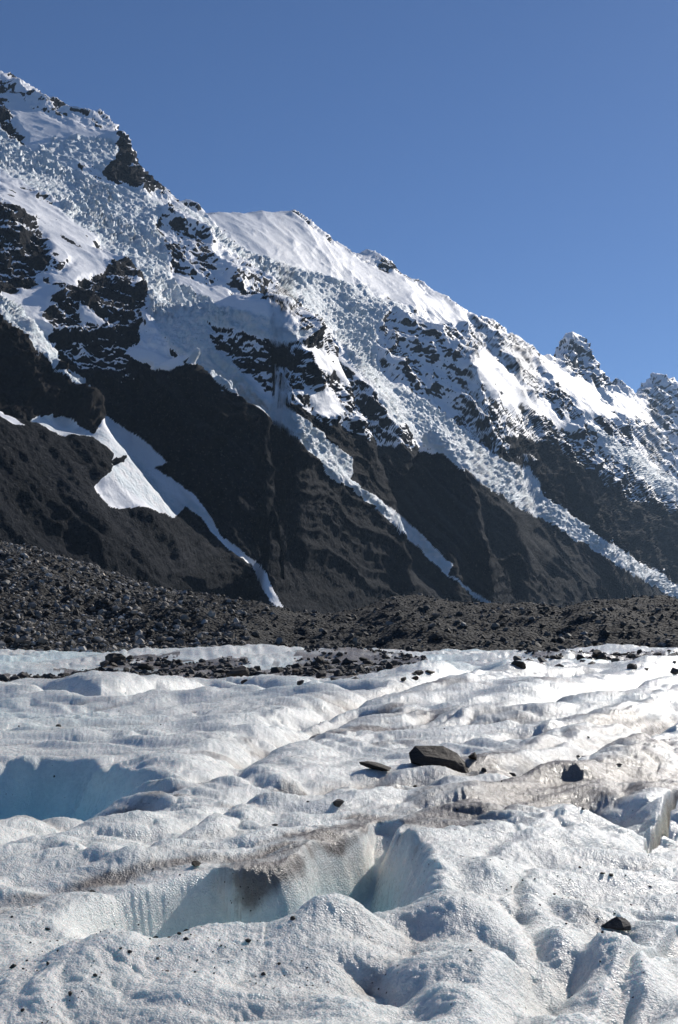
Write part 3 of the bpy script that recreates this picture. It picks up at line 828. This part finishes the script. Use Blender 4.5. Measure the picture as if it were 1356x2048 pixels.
def build_ice(mat):
    a = np.concatenate([np.linspace(-.60, -.315, 70, endpoint=False), np.linspace(-.315, .315, 740), np.linspace(.315, .60, 71)[1:]])
    nr = 980
    yy = np.geomspace(5.5, 155, 4000)
    dens = 3 * 1150 / yy ** 2 + 2.6 / yy * 12
    cum = np.concatenate([[0], np.cumsum((dens[1:] + dens[:-1]) / 2 * np.diff(yy))])
    Yr = np.interp(np.linspace(0, cum[-1], nr), cum, yy)
    Y = np.repeat(Yr[:, None], len(a), 1); X = a[None, :] * Y
    z, dirt, blue = ice_z(X.ravel(), Y.ravel(), True)
    co = np.stack([X.ravel(), Y.ravel(), z], 1)
    o = link('glacier', mesh_np('glacier', co, grid_faces(nr, len(a)), mat, {'dirt': dirt.astype(np.float32), 'blue': blue.astype(np.float32)}))
    tag(o, 'rippled white glacier ice with grimy streaks, crevasses and a blue hollow filling the foreground', kind='structure')

# ------------------------------------------------------------------ the debris covered moraine
MCR = [(-700, 985), (-300, 1030), (0, 1086), (60, 1098), (130, 1122), (210, 1152), (300, 1180), (400, 1196), (500, 1206), (590, 1228), (660, 1236), (720, 1222), (790, 1200), (850, 1204), (930, 1212), (1010, 1214), (1060, 1210), (1120, 1222), (1150, 1210), (1180, 1203), (1260, 1208), (1356, 1216), (1700, 1222)]
def mor_z(x, y):
    a = x / y; px = 678 + a * FPX
    pc = np.interp(px, [q[0] for q in MCR], [q[1] for q in MCR])
    Yc = np.interp(px, [-700, 0, 400, 660, 800, 1356, 1700], [200, 210, 235, 250, 245, 265, 280])
    _, dz = pix(px, pc)
    zc = H + dz * Yc + .3
    Yb = 118.0
    t = (y - Yb) / (Yc - Yb)
    up = -1.2 + (zc + 1.2) * (1 - (1 - np.clip(t, 0, 1)) ** 1.25) * sstep(-.05, .25, t) ** .3
    dn = zc - (t - 1) * 26
    z = np.where(t < 1, up, dn)
    m = 1 - .6 * np.exp(-((t - 1) / .12) ** 2)
    z = z + (fbm(x / 26, y / 26, 4, 81) * 2.2 + (ridged(x / 14, y / 14, 3, 83) - .8) * .5) * m * sstep(.03, .3, t)
    z = z + fbm(x / 3, y / 3, 3, 85) * .35
    return np.maximum(z, -9)

def build_moraine(mat):
    a = np.concatenate([np.linspace(-.60, -.315, 30, endpoint=False), np.linspace(-.315, .315, 520), np.linspace(.315, .60, 31)[1:]])
    nr = 260
    Yr = np.geomspace(118, 420, nr)
    Y = np.repeat(Yr[:, None], len(a), 1); X = a[None, :] * Y
    z = mor_z(X.ravel(), Y.ravel())
    o = link('moraine', mesh_np('moraine', np.stack([X.ravel(), Y.ravel(), z], 1), grid_faces(nr, len(a)), mat))
    tag(o, 'dark rubble covered moraine ridge between the ice and the mountain', kind='structure')

def build_floor(mat):
    xs = np.linspace(-14000, 14000, 60); ys = np.linspace(-8000, 20000, 60)
    X, Y = np.meshgrid(xs, ys)
    co = np.stack([X.ravel(), Y.ravel(), np.full(X.size, -16.0)], 1)
    o = link('valley_floor', mesh_np('valley_floor', co, grid_faces(60, 60), mat))
    tag(o, 'dark gravel valley floor reaching from the ice to the mountain foot', kind='structure')

# ------------------------------------------------------------------ rocks
def ico(sub):
    import bmesh
    bm = bmesh.new(); bmesh.ops.create_icosphere(bm, subdivisions=sub, radius=1)
    v = np.array([q.co[:] for q in bm.verts]); f = np.array([[w.index for w in q.verts] for q in bm.faces]); bm.free()
    return v, f

def chop(v, seed, planes=9, lo=.45, hi=.85):
    """cut a ball back to random planes: an angular block"""
    r = np.random.default_rng(seed); v = v.copy()
    for i in range(planes):
        n = r.normal(size=3); n /= np.linalg.norm(n); d = r.uniform(lo, hi)
        s = v @ n - d
        v -= np.clip(s, 0, None)[:, None] * n
    return v

def rock_mesh(name, seed, mat, sub=3, shape=(1, .8, .6), planes=9, rough=.02, lo=.45, hi=.85):
    v, f = ico(sub); v = chop(v, seed, planes, lo, hi)
    r = np.random.default_rng(seed + 99)
    n = fbm(v[:, 0] * 3 + seed, v[:, 1] * 3 + v[:, 2] * 2.3, 3, seed % 50) * rough * 2
    v = v * (1 + n[:, None])
    v /= np.abs(v).max(0)
    v = v * np.array(shape) * .5
    me = mesh_np(name, v, f, mat, smooth=False)
    return me

def put(me, name, x, y, z, s, rz, tilt=(0, 0)):
    o = link(name, me); o.location = (x, y, z)
    o.scale = s if hasattr(s, '__len__') else (s, s, s)
    o.rotation_euler = (tilt[0], tilt[1], rz)
    return o

def build_rocks():
    brown = mat_rock('brown_greywacke', (.030, .024, .019), (.065, .050, .037))
    dark = mat_rock('dark_greywacke', (.022, .021, .021), (.065, .060, .055))
    grey = mat_rock('grey_moraine_stone', (.06, .058, .052), (.20, .19, .17), bump=.05, scale=4)
    def on_ice(px, py, w, me, lab, sink=.12, hz=None, rz=0., tilt=(0, 0), grp=None, name='boulder'):
        """px, py = where its foot meets the ice; w = width in photo pixels"""
        dx, dz = pix(px, py)
        Y = H / -dz
        for _ in range(12):
            zz = float(ice_z(np.array([dx * Y]), np.array([Y]))[0]); Y = .5 * Y + .5 * (zz - H) / dz
            Y = min(max(Y, 6), 125)
        x = float(dx * Y); zz = float(ice_z(np.array([x]), np.array([Y]))[0])
        s = w / FPX * Y
        lo = min(q.co.z for q in me.vertices); hgt = max(q.co.z for q in me.vertices) - lo
        yc = float(Y) + s * .25
        gx = np.array([x - .35 * s, x, x + .35 * s, x]); gy = np.array([yc, yc - .2 * s, yc, yc + .2 * s])
        zz = float(ice_z(gx, gy).mean())
        o = put(me, name, x, yc, zz - lo * s - sink * hgt * s, s, rz, tilt)
        tag(o, lab, category='boulder' if s > .35 else 'stone', group=grp); return o
    # the big block: own mesh, flat slab top sloping down to the right
    import bmesh
    bm = bmesh.new()
    pts = [(-.50,-.12,.34),(-.40,.0,.52),(.06,.10,.50),(.28,-.02,.30),(.52,-.08,-.20),(.40,-.30,-.22),(-.06,-.36,-.20),(-.30,-.34,.02),(-.48,-.26,.14),
           (-.44,.25,.34),(.05,.40,.40),(.36,.30,.12),(.46,.2,-.2),(-.4,.3,-.25),(.0,.42,-.25),(.16,-.28,.16),(-.24,-.24,.27),(.34,-.22,.06)]
    for q in pts: bm.verts.new(q)
    bmesh.ops.convex_hull(bm, input=bm.verts)
    bmesh.ops.bevel(bm, geom=bm.edges[:], offset=.005, segments=1, affect='EDGES')
    bmesh.ops.triangulate(bm, faces=bm.faces[:])
    bmesh.ops.subdivide_edges(bm, edges=bm.edges[:], cuts=2, use_grid_fill=True)
    for q in bm.verts: q.co.z *= .54
    v = np.array([q.co[:] for q in bm.verts])
    nn = fbm(v[:, 0] * 6, v[:, 1] * 5 + v[:, 2] * 7, 4, 5, .6) * .014
    for q, k in zip(bm.verts, nn): q.co += q.co.normalized() * float(k)
    me = bpy.data.meshes.new('big_block'); bm.to_mesh(me); bm.free(); me.materials.append(brown)
    on_ice(882, 1536, 124, me, 'large dark brown angular block resting on the ice in the middle distance', sink=.36)
    slab = rock_mesh('flat_slab', 5, brown, shape=(1, .7, .28), lo=.4, hi=.7)
    on_ice(750, 1541, 66, slab, 'flat brown rock slab in the ice just left of the large block', tilt=(.05, .2))
    stone = rock_mesh('dark_stone', 21, dark, sub=2, shape=(1, .85, .6), planes=9, lo=.3, hi=.6)
    on_ice(1230, 1862, 66, stone, 'dark rounded stone sunk in a melt hollow at the lower right', sink=.35, tilt=(.1, .15))
    V = [rock_mesh('angular_rock', 100 + i, dark if i % 3 else brown, sub=2, shape=(1, .8, .35 + .09 * (i % 5)), planes=7 + i % 4, lo=.3, hi=.65) for i in range(12)]
    # stones one can single out on the ice
    small = [
        (1205, 1750, 13, 'tiny dark pebble on bright ice above the sunken stone at lower right'),
        (1222, 1754, 14, 'tiny dark pebble right beside another above the sunken stone'),
        (940, 1903, 11, 'small black pebble on the ice hump at the bottom right of centre'),
        (392, 1736, 26, 'flat dark rock chip on the rim left above the long crevasse'),
        (680, 1606, 34, 'dark rock in the small dirty hollow near the centre of the ice'),
        (548, 1652, 18, 'dark stone in the little hole left of centre'),
        (520, 1664, 14, 'dark chip at the end of a furrow left of centre'),
        (1026, 1552, 14, 'small dark stone right of the large block below it'),
        (970, 1549, 16, 'small dark stone just below the right end of the large block'),
        (950, 1535, 26, 'thin flat rock touching the right foot of the large block'),
        (1168, 1518, 14, 'small dark stone on the dirty ripple right of the large block'),
        (1156, 1516, 12, 'tiny dark chip left of a stone on the dirty ripple'),
        (1240, 1534, 16, 'small dark stone on the dirty ice near the right edge'),
        (1178, 1480, 10, 'tiny dark chip on clean ice up the slope at right'),
        (855, 1562, 14, 'small dark stone below the left end of the large block'),
        (830, 1576, 12, 'tiny dark stone in a dent below the large block'),
        (115, 1452, 16, 'pale brown chip on the smooth ice above the blue hollow'),
        (185, 1785, 16, 'dark chip in a furrow at the left of the ice'),
        (1295, 1362, 16, 'small dark stone on the far ice near the right edge'),
    ]
    for i, (px, py, w, lab) in enumerate(small):
        on_ice(px, py, w, V[i % 12], lab, sink=.2, rz=i * 1.3)
    # bigger blocks of the far rubble band
    big = [(222, 1328, 46, 'dark rounded boulder topping the left end of the rubble band'),
           (205, 1334, 26, 'small boulder at the left foot of a rounded boulder on the rubble band'),
           (295, 1340, 40, 'sloping slab leaning left in the left part of the rubble band'),
           (413, 1338, 24, 'upright square block standing in the rubble band left of centre'),
           (455, 1336, 22, 'small pointed block right of the square block in the rubble band'),
           (347, 1327, 14, 'lone small boulder on white ice above the rubble band'),
           (480, 1366, 52, 'wide broken block at the lower edge of the rubble band, centre left'),
           (692, 1330, 36, 'black block casting a dark shape at the centre right of the rubble band'),
           (735, 1330, 24, 'lighter grey block right of the black one on the rubble band'),
           (640, 1345, 26, 'dark angular boulder in the middle of the rubble band'),
           (710, 1360, 28, 'low dark boulder at the lower right of the rubble band'),
           (872, 1358, 36, 'flat dark slab at the right end of the rubble band'),
           (836, 1352, 22, 'small slab left of the flat slab at the right end of the rubble band'),
           (600, 1370, 20, 'low dark block at the lower edge of the rubble band right of centre'),
           (1045, 1338, 40, 'tilted dark slab alone on the ice right of centre'),
           (1090, 1337, 30, 'low slab just right of the tilted slab'),
           (1118, 1336, 22, 'small block closing the row of three right of centre'),
           (1235, 1328, 26, 'upright dark boulder near the top of the right rubble patch'),
           (1205, 1326, 24, 'low boulder left of the upright one in the right rubble patch'),
           (1350, 1352, 34, 'dark boulder cut by the right edge of the picture'),
           (1262, 1338, 28, 'dark flat boulder in the middle of the right rubble patch'),
           (1305, 1336, 34, 'wide dark boulder in the right half of the right rubble patch'),
           (1330, 1318, 30, 'flat boulder on the skyline of the ice at the right edge'),
           (1112, 1322, 26, 'flat dark rock at the top edge of the far ice')]
    for i, (px, py, w, lab) in enumerate(big):
        on_ice(px, py, w * 1.1, V[(i * 5 + 3) % 12], lab, sink=.18, rz=i * 2.1, tilt=(.1 * math.sin(i * 3), .15 * math.cos(i * 2)))
    # the rest of the band
    n = 0
    R = random.Random(3)
    while n < 96:
        if n < 70: px = R.uniform(-20, 900); py = R.uniform(1318, 1372); ok = poly_in(np.array([px]), np.array([py]), RUBBLE)[0]
        else: px = R.uniform(1030, 1380); py = R.uniform(1310, 1352); ok = poly_in(np.array([px]), np.array([py]), RUBBLE2)[0]
        if not ok: continue
        lab = ('medium dark angular rock in the rubble band across the far ice' if n < 70 else 'medium dark angular rock in the rubble patch at the right of the far ice')
        on_ice(px, py, R.uniform(12, 34), V[R.randrange(12)], lab, sink=.2, rz=R.uniform(0, 6.28), tilt=(R.uniform(-.3, .3), R.uniform(-.3, .3)),
               grp='rocks of the rubble band' if n < 70 else 'rocks of the right rubble patch')
        n += 1
    # moraine boulders
    Gm = [rock_mesh('moraine_block', 300 + i, grey if i % 3 else dark, sub=2, shape=(1, .85, .5 + .08 * (i % 4)), planes=8 + i % 4) for i in range(12)]
    def on_moraine(px, py, w, me, lab, grp=None):
        dx, dz = pix(px, py)
        Ys = np.linspace(122, 290, 500); zz = mor_z(dx * Ys, Ys); h = H + dz * Ys
        k = np.argmax(zz >= h)
        if zz[k] < h[k]: return None
        Y = float(Ys[k]); s = w / FPX * Y; x = float(dx * Y)
        mw = max(q.co.z for q in me.vertices)
        o = put(me, 'boulder', x, Y, float(zz[k]) + mw * s * .4, s, R.uniform(0, 6.28), (R.uniform(-.4, .4), R.uniform(-.4, .4)))
        tag(o, lab, category='boulder', group=grp); return o
    ml = [(48, 1130, 26, 'big pale grey boulder near the top of the moraine at the left edge'),
          (12, 1168, 22, 'pale boulder cut by the left edge on the moraine'),
          (130, 1222, 24, 'grey boulder amid rubble low on the left of the moraine'),
          (272, 1222, 20, 'grey boulder standing out right of the coarse rubble on the moraine'),
          (75, 1236, 18, 'square pale boulder low on the moraine at far left'),
          (510, 1274, 24, 'pale flat boulder on the lower moraine left of centre'),
          (280, 1280, 22, 'boulder at the moraine foot above the ice, left of centre'),
          (1003, 1252, 18, 'bright pale boulder alone on the dark moraine right of centre'),
          (1135, 1274, 18, 'small pale boulder low on the moraine at the right'),
          (1068, 1290, 24, 'dark flat boulder at the foot of the moraine at right'),
          (565, 1300, 24, 'boulder at the moraine foot just above the ice near the centre')]
    for i, (px, py, w, lab) in enumerate(ml): on_moraine(px, py, w, Gm[(i * 3 + 1) % 12], lab)
    n = 0
    while n < 140:
        px = R.uniform(-40, 1396) if R.random() < .45 else R.uniform(-40, 520); py = R.uniform(1090, 1300)
        if on_moraine(px, py, R.uniform(7, 12) * (1.1 if px < 450 else .8), Gm[R.randrange(12)],
                      'grey boulder among the coarse rubble of the left moraine slope' if px < 520 else 'grey boulder scattered on the dark right part of the moraine',
                      'boulders of the left moraine slope' if px < 520 else 'boulders of the right moraine'):
            n += 1

def rubble_mesh(xs, ys, zs, sz, tint, seed):
    v, f = ico(1)
    r = np.random.default_rng(seed); K = 24
    shapes = np.stack([chop(v, seed + i, 5, .35, .8) * np.array([1, r.uniform(.6, 1), r.uniform(.45, .9)]) for i in range(K)])
    n = len(xs); k = r.integers(0, K, n); th = r.uniform(0, 2 * math.pi, n)
    S = shapes[k] * sz[:, None, None] * .5
    tl = r.normal(0, .35, n)
    c, s = np.cos(tl)[:, None], np.sin(tl)[:, None]
    yy = S[..., 1] * c - S[..., 2] * s; zz = S[..., 1] * s + S[..., 2] * c; xx = S[..., 0]
    c, s = np.cos(th)[:, None], np.sin(th)[:, None]
    x2 = xx * c - yy * s; y2 = xx * s + yy * c
    co = np.stack([x2 + xs[:, None], y2 + ys[:, None], zz + (zs + sz * .12)[:, None]], -1).reshape(-1, 3)
    faces = (f[None] + (np.arange(n) * len(v))[:, None, None]).reshape(-1, 3)
    tv = np.repeat(tint, len(v), 0); tv = np.c_[tv, np.ones(len(tv))]
    return co, faces, tv

def build_rubble(mat):
    r = np.random.default_rng(5)
    n = 34000
    y = r.uniform(120, 262, n * 2); a = np.where(r.random(n * 2) < .6, r.uniform(-.33, .34, n * 2), r.uniform(-.33, -.08, n * 2))
    x = a * y; z = mor_z(x, y)
    y, x, z = y[:n], x[:n], z[:n]; a = a[:n]
    left = 1 - sstep(-.2, .0, a)
    sz = .18 * (1 - r.random(n)) ** (-.5) * (1 + .28 * left) * (.7 + y / 500)
    sz = np.clip(sz, .2, 1.5)
    g = (.025 + .5 * r.random(n) ** 2.1 * (.45 + .7 * left))[:, None]  # random greys; the paler ones, mostly at left, paint in sunlit stone tops
    hue = r.random(n)[:, None]
    tint = g * (np.array([1.18, 1.0, .78]) * hue + np.array([1.0, 1.0, .98]) * (1 - hue))
    co, f, tv = rubble_mesh(x, y, z, sz, tint, 40)
    o = link('moraine_rubble', mesh_np('moraine_rubble', co, f, mat, {'tint': tv}, smooth=False))
    tag(o, 'countless small grey stones covering the moraine', kind='stuff')
    # small stones of the band across the ice
    px = r.uniform(-60, 1400, 60000); py = r.uniform(1310, 1375, 60000)
    m = poly_in(px, py, RUBBLE) | poly_in(px, py, RUBBLE2)
    px, py = px[m][:5200], py[m][:5200]
    x, y = ground(px, py); x, y = np.asarray(x), np.minimum(np.asarray(y), 124)
    z = ice_z(x, y); keep = noise(x / 3, y / 4, 90) > -.12
    x, y, z = x[keep], y[keep], z[keep]; n = len(x)
    sz = np.clip(.17 * (1 - r.random(n)) ** (-.45), .12, .8)
    tint = (.03 + .07 * r.random(n) ** 2)[:, None] * np.array([1.05, 1.0, .93])
    co, f, tv = rubble_mesh(x, y, z, sz, tint, 80)
    o = link('ice_rubble', mesh_np('ice_rubble', co, f, mat, {'tint': tv}, smooth=False))
    tag(o, 'fine dark rubble strewn between the rocks on the far ice', kind='stuff')
    # grit on the near ice
    n = 1500
    a = r.uniform(-.32, .32, n); y = 1 / r.uniform(1 / 45, 1 / 8, n); x = a * y
    w = noise(x / 1.4, y / 1.4, 95) + noise(x / 5, y / 5, 96) > .25
    x, y = x[w], y[w]; z = ice_z(x, y); n = len(x)
    sz = np.clip(.016 * (1 - r.random(n)) ** (-.5), .012, .07)
    tint = (.03 + .03 * r.random(n))[:, None] * np.array([1.1, 1.0, .9])
    co, f, tv = rubble_mesh(x, y, z, sz, tint, 120)
    o = link('grit', mesh_np('grit', co, f, mat, {'tint': tv}, smooth=False))
    tag(o, 'black grit sprinkled over the near ice', kind='stuff')

def build_haze():
    import bmesh
    bm = bmesh.new(); bmesh.ops.create_cube(bm, size=1)
    me = bpy.data.meshes.new('haze'); bm.to_mesh(me); bm.free()
    o = link('haze', me); o.scale = (30000, 30000, 1500); o.location = (0, 5900, -17 + 750)
    m = bpy.data.materials.new('mountain_air'); m.use_nodes = True; t = m.node_tree; t.nodes.clear()
    out = t.nodes.new('ShaderNodeOutputMaterial'); v = t.nodes.new('ShaderNodeVolumePrincipled')
    v.inputs['Color'].default_value = (.50, .72, 1.0, 1); v.inputs['Density'].default_value = 2.6e-5; v.inputs['Anisotropy'].default_value = .2
    t.links.new(v.outputs[0], out.inputs['Volume']); me.materials.append(m)
    tag(o, 'thin bluish mountain air over the whole valley', kind='stuff')

import time
_t = time.time()
def lap(s):
    global _t
    print('LAP', s, round(time.time() - _t, 1)); _t = time.time()
mm = mat_moraine()
build_floor(mm)
build_mountain(mat_mountain()); lap('mountain')
build_moraine(mm); lap('moraine')
build_ice(mat_ice()); lap('ice')
build_rocks(); lap('rocks')
build_rubble(mat_rubble()); lap('rubble')
build_haze()
